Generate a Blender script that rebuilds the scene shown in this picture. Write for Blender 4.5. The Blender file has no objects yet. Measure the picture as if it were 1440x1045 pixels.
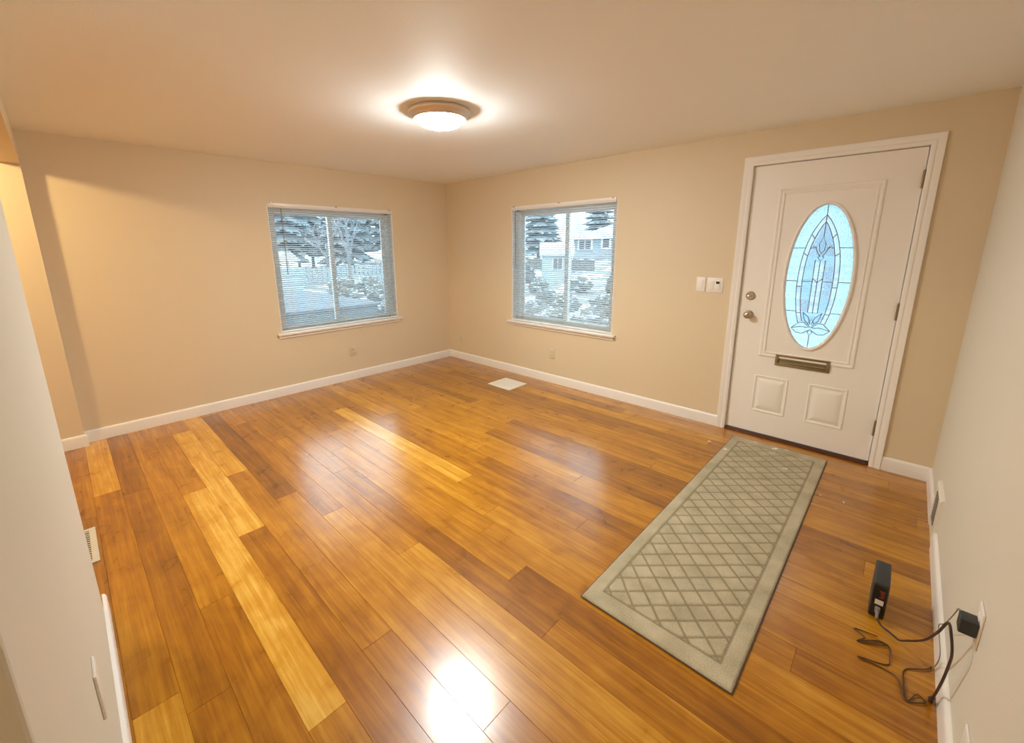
import bpy, bmesh, math, random
from mathutils import Vector, Matrix, noise
random.seed(7)
S = bpy.context.scene
COL = S.collection

# ------------------------------------------------------------------ camera
EYE = Vector((-3.6663, -4.535, 1.4914))
YAW, PITCH, ROLL = .7644, -.2177, -.007
F_PX = 592.795
fw = Vector((math.cos(PITCH)*math.cos(YAW), math.cos(PITCH)*math.sin(YAW), math.sin(PITCH)))
rt = fw.cross(Vector((0, 0, 1))).normalized()
up = rt.cross(fw)
rt2 = rt*math.cos(ROLL) + up*math.sin(ROLL)
up2 = -rt*math.sin(ROLL) + up*math.cos(ROLL)
cd = bpy.data.cameras.new('camera')
cam = bpy.data.objects.new('camera', cd)
COL.objects.link(cam)
m3 = Matrix((rt2, up2, -fw)).transposed()
cam.matrix_world = Matrix.Translation(EYE) @ m3.to_4x4()
cd.sensor_width = 36
cd.lens = F_PX/1440*36
cd.shift_x = 13.4711/1440
cd.shift_y = -43.2818/1440
cd.clip_start = .01
cd.clip_end = 300
S.camera = cam

# ------------------------------------------------------------------ view, sky, lights
S.view_settings.view_transform = 'Standard'
S.view_settings.look = 'None'
S.view_settings.gamma = 1
S.view_settings.use_curve_mapping = False
S.view_settings.exposure = 0.0
S.cycles.max_bounces = 14
S.cycles.diffuse_bounces = 7
S.cycles.glossy_bounces = 5
S.cycles.transparent_max_bounces = 24
S.cycles.sample_clamp_indirect = 8
S.cycles.use_denoising = True
w = bpy.data.worlds.new('overcast_sky')
S.world = w
w.use_nodes = True
wn = w.node_tree
bg = wn.nodes['Background']
tc = wn.nodes.new('ShaderNodeTexCoord')
sx = wn.nodes.new('ShaderNodeSeparateXYZ')
rp = wn.nodes.new('ShaderNodeValToRGB')
rp.color_ramp.elements[0].position = 0.0
rp.color_ramp.elements[0].color = (.74, .90, 1.0, 1)
rp.color_ramp.elements[0].color = (.28, .36, .41, 1)
rp.color_ramp.elements[1].position = .8
rp.color_ramp.elements[1].color = (.84, .95, 1.0, 1)
wn.links.new(tc.outputs['Generated'], sx.inputs[0])
wn.links.new(sx.outputs['Z'], rp.inputs[0])
wn.links.new(rp.outputs[0], bg.inputs['Color'])
SKY = 7.4
bg.inputs['Strength'].default_value = SKY
LAMP_W = 236.0        # ceiling bowl emission
HALL_W = 74.0        # lamp of the side hall


def portal(name, loc, rot, sx_, sy_):
    l = bpy.data.lights.new(name, 'AREA')
    l.shape = 'RECTANGLE'
    l.size, l.size_y = sx_, sy_
    l.cycles.is_portal = True
    o = bpy.data.objects.new(name, l)
    o.location = loc
    o.rotation_euler = rot
    COL.objects.link(o)


portal('window_portal', (-1.497, .16, 1.28), (math.pi/2, 0, math.pi), 1.36, 1.27)
portal('window_portal', (.16, -1.84, 1.27), (math.pi/2, 0, math.pi/2), 1.32, 1.29)
hl = bpy.data.lights.new('side_hall_lamp', 'POINT')
hl.energy = HALL_W
hl.color = (1.0, .74, .36)
hl.shadow_soft_size = .06
ho = bpy.data.objects.new('side_hall_lamp', hl)
ho.location = (-4.62, -.72, 2.25)
COL.objects.link(ho)


# ------------------------------------------------------------------ materials
def srgb(r, g, b):
    f = lambda c: (c/255/12.92 if c/255 <= .04045 else ((c/255+.055)/1.055)**2.4)
    return (f(r), f(g), f(b), 1)


def mat(name, col=(.8, .8, .8, 1), rough=.5, metal=0.0, bump=0, bscale=200, spec=.5, var=0, vscale=5):
    m = bpy.data.materials.new(name)
    m.use_nodes = True
    nt = m.node_tree
    b = nt.nodes['Principled BSDF']
    if len(col) == 3:
        col = (*col, 1)
    b.inputs['Base Color'].default_value = col
    b.inputs['Roughness'].default_value = rough
    b.inputs['Metallic'].default_value = metal
    b.inputs['Specular IOR Level'].default_value = spec
    t = nt.nodes.new('ShaderNodeTexCoord')
    if var:
        n = nt.nodes.new('ShaderNodeTexNoise')
        n.inputs['Scale'].default_value = vscale
        n.inputs['Detail'].default_value = 4
        nt.links.new(t.outputs['Object'], n.inputs['Vector'])
        mr = nt.nodes.new('ShaderNodeMapRange')
        mr.inputs['To Min'].default_value = 1-var
        mr.inputs['To Max'].default_value = 1+var
        nt.links.new(n.outputs['Fac'], mr.inputs['Value'])
        mx = nt.nodes.new('ShaderNodeMix')
        mx.data_type = 'RGBA'
        mx.blend_type = 'MULTIPLY'
        mx.inputs['Factor'].default_value = 1
        mx.inputs['A'].default_value = col
        nt.links.new(mr.outputs[0], mx.inputs['B'])
        nt.links.new(mx.outputs['Result'], b.inputs['Base Color'])
    if bump:
        n = nt.nodes.new('ShaderNodeTexNoise')
        n.inputs['Scale'].default_value = bscale
        n.inputs['Detail'].default_value = 3
        nt.links.new(t.outputs['Object'], n.inputs['Vector'])
        bp = nt.nodes.new('ShaderNodeBump')
        bp.inputs['Strength'].default_value = bump
        bp.inputs['Distance'].default_value = .004
        nt.links.new(n.outputs['Fac'], bp.inputs['Height'])
        nt.links.new(bp.outputs[0], b.inputs['Normal'])
    return m


M = {}
M['wall'] = mat('beige_wall_paint', (.72, .605, .425), .55, bump=.12, bscale=160, spec=.35)
M['wall_daylit'] = mat('daylit_wall_paint', (.72, .69, .60), .55, bump=.12, bscale=160, spec=.35)  # beige wall paint made paler: cool window daylight put into the colour
M['ceil'] = mat('ceiling_paint', (.91, .93, .93), .65, bump=.12, bscale=120, spec=.3)
M['trim'] = mat('white_trim_paint', (.86, .83, .79), .32)
M['door'] = mat('door_paint', (.90, .87, .83), .38, bump=.05, bscale=90)
M['plate'] = mat('ivory_plastic', (.68, .60, .44), .4)
M['plate_w'] = mat('white_plastic', (.86, .82, .77), .35)
M['black'] = mat('black_plastic', (.012, .012, .014), .3)
M['black_m'] = mat('matte_black_plastic', (.03, .034, .038), .45, bump=.1, bscale=300)
M['nickel'] = mat('brushed_nickel', (.52, .46, .38), .28, 1)
M['bronze'] = mat('aged_bronze', (.30, .245, .165), .38, .9, var=.2, vscale=30)
M['hinge'] = mat('hinge_metal', (.34, .27, .17), .3, .9)
M['rim'] = mat('lamp_rim_metal', (.78, .70, .63), .5, .7)
M['vinyl'] = mat('white_vinyl', (.85, .86, .85), .3)
M['cord'] = mat('brown_cord', (.05, .026, .018), .5)
M['cordb'] = mat('thin_brown_cord', (.09, .04, .015), .5)
M['cordg'] = mat('grey_cord', (.25, .23, .21), .5)
M['dark'] = mat('dark_void', (.02, .018, .015), .8)
M['grille'] = mat('grille_paint', (.58, .56, .50), .4)
M['white_reg'] = mat('white_register_paint', (.82, .78, .68), .35)
M['thresh'] = mat('dark_threshold_wood', (.10, .03, .012), .35, var=.3, vscale=20)
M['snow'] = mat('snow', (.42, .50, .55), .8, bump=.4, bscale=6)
M['label_w'] = mat('label_white', (.80, .78, .70), .5)
M['label_r'] = mat('label_orange', (.30, .06, .02), .5)
M['crumb'] = mat('white_crumb', (.9, .88, .84), .7)
M['siding'] = mat('pale_blue_siding', (.26, .33, .38), .7)
M['winglass'] = mat('dark_window_glass', (.10, .12, .15), .1)
M['trunk'] = mat('bark', (.17, .17, .17), .9, var=.3)
M['deckb'] = mat('blue_grey_boards', (.06, .105, .15), .6, var=.1, vscale=3)
M['hedge'] = mat('grey_brown_boards', (.14, .14, .14), .9, var=.5, vscale=6)


def snow_mix(name, base, lo=.25, hi=.75, scale=9):
    """foliage with snow lying on the faces that look up, patchily"""
    m = mat(name, base, .85)
    nt = m.node_tree
    b = nt.nodes['Principled BSDF']
    g = nt.nodes.new('ShaderNodeNewGeometry')
    s = nt.nodes.new('ShaderNodeSeparateXYZ')
    nt.links.new(g.outputs['True Normal'], s.inputs[0])
    n = nt.nodes.new('ShaderNodeTexNoise')
    n.inputs['Scale'].default_value = scale
    n.inputs['Detail'].default_value = 3
    nt.links.new(g.outputs['Position'], n.inputs['Vector'])
    a = nt.nodes.new('ShaderNodeMath')
    a.operation = 'MULTIPLY'
    nt.links.new(s.outputs['Z'], a.inputs[0])
    nt.links.new(n.outputs['Fac'], a.inputs[1])
    mr = nt.nodes.new('ShaderNodeMapRange')
    mr.inputs['From Min'].default_value = lo
    mr.inputs['From Max'].default_value = hi
    nt.links.new(a.outputs[0], mr.inputs['Value'])
    mx = nt.nodes.new('ShaderNodeMix')
    mx.data_type = 'RGBA'
    mx.inputs['A'].default_value = (*base, 1)
    mx.inputs['B'].default_value = (.40, .49, .55, 1)
    nt.links.new(mr.outputs[0], mx.inputs['Factor'])
    nt.links.new(mx.outputs['Result'], b.inputs['Base Color'])
    return m


M['conifer'] = snow_mix('snowy_conifer', (.15, .20, .23), .42, .80, 2.5)
M['patchy'] = snow_mix('patchy_snow_on_grass', (.12, .15, .165), .47, .60, .9)
_r = [n for n in M['patchy'].node_tree.nodes if n.type == 'MIX'][0]
_r.inputs['B'].default_value = (.72, .80, .86, 1)
M['twigs'] = snow_mix('snowy_twigs', (.20, .22, .25), .18, .42, 5)
M['shrub'] = snow_mix('snowy_shrub', (.10, .115, .115), .34, .55, 4)


def thin_glass():
    m = bpy.data.materials.new('window_glass')
    m.use_nodes = True
    nt = m.node_tree
    for n in list(nt.nodes):
        if n.type != 'OUTPUT_MATERIAL':
            nt.nodes.remove(n)
    out = nt.nodes['Material Output']
    t = nt.nodes.new('ShaderNodeBsdfTransparent')
    t.inputs['Color'].default_value = (.93, .96, .96, 1)
    g = nt.nodes.new('ShaderNodeBsdfGlossy')
    g.inputs['Roughness'].default_value = .02
    f = nt.nodes.new('ShaderNodeFresnel')
    f.inputs['IOR'].default_value = 1.4
    mx = nt.nodes.new('ShaderNodeMixShader')
    nt.links.new(f.outputs[0], mx.inputs[0])
    nt.links.new(t.outputs[0], mx.inputs[1])
    nt.links.new(g.outputs[0], mx.inputs[2])
    nt.links.new(mx.outputs[0], out.inputs['Surface'])
    return m


M['glass'] = thin_glass()


def obscure_glass(name, tint, clear, bscale, rough=.1):
    m = bpy.data.materials.new(name)
    m.use_nodes = True
    nt = m.node_tree
    for n in list(nt.nodes):
        if n.type != 'OUTPUT_MATERIAL':
            nt.nodes.remove(n)
    out = nt.nodes['Material Output']
    tl = nt.nodes.new('ShaderNodeBsdfTranslucent')
    tl.inputs['Color'].default_value = (*tint, 1)
    tp = nt.nodes.new('ShaderNodeBsdfTransparent')
    tp.inputs['Color'].default_value = (*tint, 1)
    mx = nt.nodes.new('ShaderNodeMixShader')
    mx.inputs[0].default_value = clear
    gl = nt.nodes.new('ShaderNodeBsdfGlossy')
    gl.inputs['Roughness'].default_value = rough
    fr = nt.nodes.new('ShaderNodeFresnel')
    mx2 = nt.nodes.new('ShaderNodeMixShader')
    tc_ = nt.nodes.new('ShaderNodeTexCoord')
    no = nt.nodes.new('ShaderNodeTexNoise')
    no.inputs['Scale'].default_value = bscale
    no.inputs['Detail'].default_value = 3
    nt.links.new(tc_.outputs['Object'], no.inputs['Vector'])
    bp = nt.nodes.new('ShaderNodeBump')
    bp.inputs['Strength'].default_value = 1
    bp.inputs['Distance'].default_value = .01
    nt.links.new(no.outputs['Fac'], bp.inputs['Height'])
    for q in (tl, gl, fr):
        nt.links.new(bp.outputs[0], q.inputs['Normal'])
    nt.links.new(tl.outputs[0], mx.inputs[1])
    nt.links.new(tp.outputs[0], mx.inputs[2])
    nt.links.new(fr.outputs[0], mx2.inputs[0])
    nt.links.new(mx.outputs[0], mx2.inputs[1])
    nt.links.new(gl.outputs[0], mx2.inputs[2])
    nt.links.new(mx2.outputs[0], out.inputs['Surface'])
    return m


M['pebble'] = obscure_glass('pebbled_glass', (.26, .40, .46), .12, 120)
M['pebble_in'] = obscure_glass('pebbled_inner_glass', (.175, .275, .36), .10, 160)
M['bevel'] = obscure_glass('bevelled_clear_glass', (.25, .32, .37), .25, 30)
M['lead'] = mat('lead_came', (.30, .32, .34), .4, .6)


def slat_mat():
    m = mat('white_blind_slat', (.70, .74, .77), .45)
    nt = m.node_tree
    b = nt.nodes['Principled BSDF']
    out = nt.nodes['Material Output']
    tl = nt.nodes.new('ShaderNodeBsdfTranslucent')
    tl.inputs['Color'].default_value = (.52, .66, .74, 1)
    mx = nt.nodes.new('ShaderNodeMixShader')
    mx.inputs[0].default_value = .40
    nt.links.new(b.outputs[0], mx.inputs[1])
    nt.links.new(tl.outputs[0], mx.inputs[2])
    nt.links.new(mx.outputs[0], out.inputs['Surface'])
    return m


M['slat'] = slat_mat()


def emit_mat(name, col, s):
    m = bpy.data.materials.new(name)
    m.use_nodes = True
    b = m.node_tree.nodes['Principled BSDF']
    b.inputs['Base Color'].default_value = (.9, .88, .84, 1)
    b.inputs['Roughness'].default_value = .25
    b.inputs['Emission Color'].default_value = (*col, 1)
    b.inputs['Emission Strength'].default_value = s
    return m


M['bowl'] = emit_mat('lit_frosted_bowl', (.95, 1.0, .98), LAMP_W)


def bamboo():
    m = bpy.data.materials.new('strand_bamboo_planks')
    m.use_nodes = True
    nt = m.node_tree
    N, L = nt.nodes, nt.links
    b = N['Principled BSDF']
    at = N.new('ShaderNodeAttribute')
    at.attribute_name = 'tone'
    sd = N.new('ShaderNodeAttribute')
    sd.attribute_name = 'seed'
    t = N.new('ShaderNodeTexCoord')
    cmb = N.new('ShaderNodeCombineXYZ')
    L.new(sd.outputs['Fac'], cmb.inputs['Z'])
    off = N.new('ShaderNodeVectorMath')
    off.operation = 'ADD'
    L.new(t.outputs['Object'], off.inputs[0])
    L.new(cmb.outputs[0], off.inputs[1])

    def noi(scale, vec, detail, rough=.55, dist=0):
        mp = N.new('ShaderNodeMapping')
        mp.inputs['Scale'].default_value = vec
        L.new(off.outputs[0], mp.inputs['Vector'])
        n = N.new('ShaderNodeTexNoise')
        n.inputs['Scale'].default_value = scale
        n.inputs['Detail'].default_value = detail
        n.inputs['Roughness'].default_value = rough
        n.inputs['Distortion'].default_value = dist
        L.new(mp.outputs[0], n.inputs['Vector'])
        return n
    n1 = noi(1, (30, 1.5, 1), 4, .6, .3)      # broad strands
    n2 = noi(1, (95, 3.2, 1), 4, .65)          # fibres
    n3 = noi(1, (9, 7, 1), 3, .5, .6)        # blotches

    def mul(a, k, c):
        q = N.new('ShaderNodeMath')
        q.operation = 'MULTIPLY_ADD'
        L.new(a, q.inputs[0])
        q.inputs[1].default_value = k
        if isinstance(c, float):
            q.inputs[2].default_value = c
        else:
            L.new(c, q.inputs[2])
        return q.outputs[0]
    v = mul(n1.outputs['Fac'], .70, at.outputs['Fac'])
    v = mul(n2.outputs['Fac'], .50, v)
    v = mul(n3.outputs['Fac'], .35, v)
    v = mul(v, 1.0, -.56)
    r = N.new('ShaderNodeValToRGB')
    e = r.color_ramp.elements
    e[0].position, e[0].color = 0.0, BAM[0]
    e[1].position, e[1].color = 1.0, BAM[-1]
    for i, p in ((1, .28), (2, .5), (3, .74)):
        q = e.new(p)
        q.color = BAM[i]
    L.new(v, r.inputs['Fac'])
    L.new(r.outputs[0], b.inputs['Base Color'])
    b.inputs['Roughness'].default_value = .25
    mr = N.new('ShaderNodeMapRange')
    mr.inputs['To Min'].default_value = .24
    mr.inputs['To Max'].default_value = .34
    L.new(n3.outputs['Fac'], mr.inputs['Value'])
    L.new(mr.outputs[0], b.inputs['Roughness'])
    b.inputs['Specular IOR Level'].default_value = .15
    b.inputs['Coat Weight'].default_value = 1.0
    b.inputs['Coat IOR'].default_value = 1.58
    b.inputs['Coat Roughness'].default_value = .235
    bp = N.new('ShaderNodeBump')
    bp.inputs['Strength'].default_value = .05
    bp.inputs['Distance'].default_value = .002
    L.new(n2.outputs['Fac'], bp.inputs['Height'])
    L.new(bp.outputs[0], b.inputs['Normal'])
    return m


BAM = [srgb(108, 62, 6), srgb(150, 92, 9), srgb(180, 119, 16), srgb(208, 152, 46), srgb(240, 196, 98)]
M['bamboo'] = bamboo()


def rug_mat():
    m = mat('olive_beige_pile', (.30, .255, .155), .95, spec=.1)
    nt = m.node_tree
    N, L = nt.nodes, nt.links
    b = N['Principled BSDF']
    at = N.new('ShaderNodeAttribute')
    at.attribute_name = 'groove'
    t = N.new('ShaderNodeTexCoord')
    n = N.new('ShaderNodeTexNoise')
    n.inputs['Scale'].default_value = 260
    n.inputs['Detail'].default_value = 2
    n2 = N.new('ShaderNodeTexNoise')
    n2.inputs['Scale'].default_value = 9
    n2.inputs['Detail'].default_value = 4
    L.new(t.outputs['Object'], n.inputs['Vector'])
    L.new(t.outputs['Object'], n2.inputs['Vector'])
    r = N.new('ShaderNodeValToRGB')
    r.color_ramp.elements[0].position = .3
    r.color_ramp.elements[0].color = (.31, .27, .17, 1)
    r.color_ramp.elements[1].position = .72
    r.color_ramp.elements[1].color = (.66, .59, .43, 1)
    a = N.new('ShaderNodeMath')
    a.operation = 'MULTIPLY_ADD'
    a.inputs[1].default_value = .55
    L.new(n.outputs['Fac'], a.inputs[0])
    a2 = N.new('ShaderNodeMath')
    a2.operation = 'MULTIPLY'
    a2.inputs[1].default_value = .45
    L.new(n2.outputs['Fac'], a2.inputs[0])
    L.new(a2.outputs[0], a.inputs[2])
    L.new(a.outputs[0], r.inputs['Fac'])
    mx = N.new('ShaderNodeMix')
    mx.data_type = 'RGBA'
    L.new(at.outputs['Fac'], mx.inputs['Factor'])
    L.new(r.outputs[0], mx.inputs['A'])
    mx.inputs['B'].default_value = (.20, .16, .085, 1)
    L.new(mx.outputs['Result'], b.inputs['Base Color'])
    bp = N.new('ShaderNodeBump')
    bp.inputs['Strength'].default_value = .6
    bp.inputs['Distance'].default_value = .004
    L.new(n.outputs['Fac'], bp.inputs['Height'])
    L.new(bp.outputs[0], b.inputs['Normal'])
    return m


M['rug'] = rug_mat()
M['binding'] = mat('rug_binding', (.13, .085, .06), .9, bump=.5, bscale=300)


# ------------------------------------------------------------------ mesh builder
class MB:
    def __init__(s):
        s.bm = bmesh.new()

    def box(s, a, b, bev=0, seg=2):
        a, b = [min(p, q) for p, q in zip(a, b)], [max(p, q) for p, q in zip(a, b)]
        vs = [s.bm.verts.new((x, y, z)) for z in (a[2], b[2]) for x, y in ((a[0], a[1]), (b[0], a[1]), (b[0], b[1]), (a[0], b[1]))]
        F = [s.bm.faces.new([vs[i] for i in f]) for f in ((3, 2, 1, 0), (4, 5, 6, 7), (0, 1, 5, 4), (1, 2, 6, 5), (2, 3, 7, 6), (3, 0, 4, 7))]
        if bev:
            es = {e for f in F for e in f.edges}
            bmesh.ops.bevel(s.bm, geom=list(es), offset=bev, segments=seg, affect='EDGES', profile=.5)
        return s

    def prism(s, poly, axis, lo, hi):
        """poly: 2-D outline; extruded along axis (0,1,2) from lo to hi; other two coords in axis order"""
        def P(u, v, t):
            q = [u, v]
            q.insert(axis, t)
            return q
        A = [s.bm.verts.new(P(u, v, lo)) for u, v in poly]
        B = [s.bm.verts.new(P(u, v, hi)) for u, v in poly]
        s.bm.faces.new(A)
        s.bm.faces.new(B[::-1])
        n = len(poly)
        for i in range(n):
            s.bm.faces.new((A[i], B[i], B[(i+1) % n], A[(i+1) % n]))
        return s

    def tube(s, pts, r, n=8, closed=False, r2=None):
        pts = [Vector(p) for p in pts]
        N = len(pts)
        rings = []
        prev = None
        for i, p in enumerate(pts):
            if closed:
                t = (pts[(i+1) % N]-pts[i-1]).normalized()
            else:
                t = (pts[min(i+1, N-1)]-pts[max(i-1, 0)]).normalized()
            if prev is None:
                a = t.orthogonal().normalized()
            else:
                a = (prev-t*prev.dot(t))
                a = a.normalized() if a.length > 1e-6 else t.orthogonal().normalized()
            prev = a
            b = t.cross(a)
            rr = r if r2 is None else r+(r2-r)*i/(N-1)
            rings.append([s.bm.verts.new(p+(a*math.cos(2*math.pi*k/n)+b*math.sin(2*math.pi*k/n))*rr) for k in range(n)])
        for i in range(N if closed else N-1):
            A, B = rings[i], rings[(i+1) % N]
            for k in range(n):
                s.bm.faces.new((A[k], A[(k+1) % n], B[(k+1) % n], B[k]))
        if not closed:
            s.bm.faces.new(rings[0][::-1])
            s.bm.faces.new(rings[-1])
        return s

    def lathe(s, prof, o, axis=2, n=48, sgn=1):
        """prof: (radius, height along axis) points from o"""
        o = Vector(o)
        rings = []
        for r, h in prof:
            ring = []
            for k in range(n if r > 1e-6 else 1):
                c, d = r*math.cos(2*math.pi*k/n), r*math.sin(2*math.pi*k/n)
                q = [c, d]
                q.insert(axis, h*sgn)
                ring.append(s.bm.verts.new(o+Vector(q)))
            rings.append(ring)
        for A, B in zip(rings, rings[1:]):
            if len(A) == 1 and len(B) == 1:
                continue
            for k in range(n):
                if len(A) == 1:
                    s.bm.faces.new((A[0], B[k], B[(k+1) % n]))
                elif len(B) == 1:
                    s.bm.faces.new((A[k], A[(k+1) % n], B[0]))
                else:
                    s.bm.faces.new((A[k], A[(k+1) % n], B[(k+1) % n], B[k]))
        return s

    def poly(s, pts):
        s.bm.faces.new([s.bm.verts.new(p) for p in pts])
        return s

    def build(s, name, m, parent=None, smooth=True, label=None, ang=35):
        me = bpy.data.meshes.new(name)
        bmesh.ops.recalc_face_normals(s.bm, faces=s.bm.faces)
        root = parent
        while root is not None and root.parent is not None:
            root = root.parent
        if root is not None:
            bmesh.ops.translate(s.bm, verts=s.bm.verts, vec=-root.location)
        s.bm.to_mesh(me)
        s.bm.free()
        for k in (m if isinstance(m, (list, tuple)) else [m]):
            me.materials.append(k)
        if smooth:
            me.polygons.foreach_set('use_smooth', [True]*len(me.polygons))
            me.set_sharp_from_angle(angle=math.radians(ang))
        o = bpy.data.objects.new(name, me)
        COL.objects.link(o)
        if parent is not None:
            o.parent = parent
        if label:
            o['label'] = label
        return o


def thing(name, label, cat, loc, group=None):
    o = bpy.data.objects.new(name, None)
    o.empty_display_size = .05
    o.location = loc
    COL.objects.link(o)
    o['label'] = label
    o['category'] = cat
    if group:
        o['group'] = group
    return o


def tag(o, label, cat, group=None, kind=None):
    o['label'] = label
    o['category'] = cat
    if group:
        o['group'] = group
    if kind:
        o['kind'] = kind
    return o


def struct(o, label=None):
    o['kind'] = 'structure'
    if label:
        o['label'] = label
    return o


# ------------------------------------------------------------------ room shell
H = 2.30
D = 4.8187          # right wall plane y = -D
XW = -3.72          # header and stub plane
XP = -3.7523        # face of the partition at the left
PY0, PY1 = -4.0, -2.40
XB = -6.0           # far side of the side hall
JOG = .078
HS = 2.068
LW = (-2.18, -.814, .628, 1.915)      # window in left wall: x0 x1 z0 z1
RW = (-2.502, -1.177, .622, 1.925)    # window in front wall: y0 y1 z0 z1
DY0, DY1, DZ0, DZ1 = -4.512, -3.598, .026, 2.058
T = .16


def wall_holes(axis, lo, hi, u0, u1, z0, z1, holes):
    """solid wall, thickness along axis lo..hi, with rectangular holes (u0,u1,z0,z1)"""
    us = sorted({u0, u1, *[h[0] for h in holes], *[h[1] for h in holes]})
    zs = sorted({z0, z1, *[h[2] for h in holes], *[h[3] for h in holes]})
    b = MB()
    for a, c in zip(us, us[1:]):
        for e, f in zip(zs, zs[1:]):
            mu, mz = (a+c)/2, (e+f)/2
            if any(h[0] < mu < h[1] and h[2] < mz < h[3] for h in holes):
                continue
            if axis == 1:
                b.box((a, lo, e), (c, hi, f))
            else:
                b.box((lo, a, e), (hi, c, f))
    bmesh.ops.remove_doubles(b.bm, verts=b.bm.verts, dist=1e-5)
    # drop the faces shared by two neighbouring blocks
    seen = {}
    for fc in b.bm.faces:
        seen.setdefault(tuple(round(v, 4) for v in fc.calc_center_median()), []).append(fc)
    bmesh.ops.delete(b.bm, geom=[f for fs in seen.values() if len(fs) > 1 for f in fs], context='FACES')
    return b


struct(wall_holes(1, 0, T, XW, T, 0, H, [LW]).build('wall_left', M['wall'], smooth=False))
struct(wall_holes(0, 0, T, -D-.14, 0, 0, H, [RW, (DY0-.012, DY1+.012, 0, DZ1+.012)]).build('wall_front', M['wall'], smooth=False))
struct(MB().box((XB, -D-.14, 0), (0, -D, H)).build('wall_right', M['wall_daylit'], smooth=False))
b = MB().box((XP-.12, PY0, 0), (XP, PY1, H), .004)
struct(b.build('wall_partition', M['wall_daylit'], smooth=False))
struct(MB().box((XW-.12, PY1, HS), (XW, -JOG, H)).build('wall_header', M['wall'], smooth=False))
struct(MB().box((XB, -JOG, 0), (XW, T, H)).build('wall_hall', M['wall'], smooth=False))
struct(MB().box((XB-.12, -D-.14, 0), (XB, T, H)).build('wall_back', M['wall'], smooth=False))
struct(MB().box((XB-.12, -D-.14, H), (T, T, H+.12)).build('ceiling', M['ceil'], smooth=False))

# floor: bevelled planks laid along y
PWID = .127
bm = bmesh.new()
tone_l = bm.faces.layers.float.new('tone')
seed_l = bm.faces.layers.float.new('seed')
xs0 = -3.35 - PWID*22
known = {   # column index -> plank joints (y) and tones
    19: {-.05: 0, },
}


def plank(x0, x1, y0, y1, tone):
    e, dz = .0011, .0016
    sd = random.uniform(0, 60)
    top = [bm.verts.new(p) for p in ((x0+e, y0+e, 0), (x1-e, y0+e, 0), (x1-e, y1-e, 0), (x0+e, y1-e, 0))]
    low = [bm.verts.new(p) for p in ((x0, y0, -dz), (x1, y0, -dz), (x1, y1, -dz), (x0, y1, -dz))]
    fs = [bm.faces.new(top)]
    for i in range(4):
        j = (i+1) % 4
        fs.append(bm.faces.new((low[i], low[j], top[j], top[i])))
    for f in fs:
        f[tone_l] = tone
        f[seed_l] = sd


# (column centre x, y far end, y near end, tone): planks the photograph singles out
MARKED = [(-3.29, -1.47, -3.37, .56), (-3.16, -.33, -2.16, .56), (-3.03, .0, -1.41, .50), (-2.905, -.07, -1.94, -.06),
          (-3.66, -.0, -1.09, .50), (-2.01, -.80, -2.60, .52), (-1.14, -2.18, -4.0, .02), (-1.37, -2.19, -4.0, .02),
          (-3.16, -2.16, -4.0, .10), (-3.53, .0, -1.2, .02), (-.44, -.6, -2.4, .06), (-.19, -1.0, -2.8, .08),
          (-.95, -.2, -1.6, .06), (-3.29, .0, -1.47, .25), (-2.52, -1.9, -3.7, .10), (-1.77, -2.5, -4.3, .04)]
rnd = random.Random(21)
nc = 50
for c in range(nc):
    x0 = xs0+c*PWID
    x1 = x0+PWID
    if x0 > .0:
        break
    x1 = min(x1, .02)
    mk = sorted([(a, b_, t) for (cx, a, b_, t) in MARKED if x0 <= cx < x1], reverse=True)
    y = .02
    segs = []
    for a, b_, t in mk:
        if y-a > .03:
            yy = y
            while yy-a > 2.0:
                n_ = yy-rnd.uniform(.9, 1.83)
                segs.append((yy, n_, None))
                yy = n_
            segs.append((yy, a, None))
        else:
            a = y
        segs.append((a, b_, t))
        y = b_
    first = not mk
    while y > -D-.1:
        n_ = y-(rnd.uniform(.4, 1.83) if first else 1.83)
        first = False
        n_ = max(n_, -D-.1)
        segs.append((y, n_, None))
        y = n_
    for a, b_, t in segs:
        if a-b_ < .002:
            continue
        if t is None:
            t = rnd.gauss(.21, .075)
        plank(x0, x1, b_, a, t)
o_floor = MB()
o_floor.bm.free()
o_floor.bm = bm
fl = o_floor.build('floor', M['bamboo'], smooth=False)
struct(fl)


# baseboards: profile with a rounded top
def base_profile(h=.095, t=.014):
    return [(0, 0), (t, 0), (t, h-.02), (t*.85, h-.008), (t*.5, h-.001), (0, h)]


def baseboard(name, axis, lo, hi, plane, sgn):
    b = MB()
    prof = base_profile()
    if axis == 0:     # runs along x, profile in (y,z)
        b.prism([(plane+sgn*u, v) for u, v in prof], 0, lo, hi)
    else:
        b.prism([(plane+sgn*u, v) for u, v in prof], 1, lo, hi)
    return struct(b.build(name, M['trim'], ang=60))


baseboard('baseboard_left', 0, XW, 0, 0, -1)
baseboard('baseboard_front', 1, DY1+.06, 0, 0, -1)
baseboard('baseboard_front_corner', 1, -D, DY0-.066, 0, -1)
baseboard('baseboard_right', 0, -.60, -.0, -D, 1)
baseboard('baseboard_right_long', 0, -5.0, -.865, -D, 1)
b = MB()
b.prism([(-JOG-u, v) for u, v in base_profile()], 0, XB, XW+.014)
b.prism([(XW+u, v) for u, v in base_profile()], 1, -JOG-.0, -.0)
struct(b.build('baseboard_hall', M['trim'], ang=60))
b = MB()
b.prism([(XP+u, v) for u, v in base_profile()], 1, PY0, PY1+.10)
b.box((XP-.12, PY1, 0), (XP+.0005, PY1+.014, .093), .003)
struct(b.build('baseboard_partition', M['trim'], ang=60))


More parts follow.
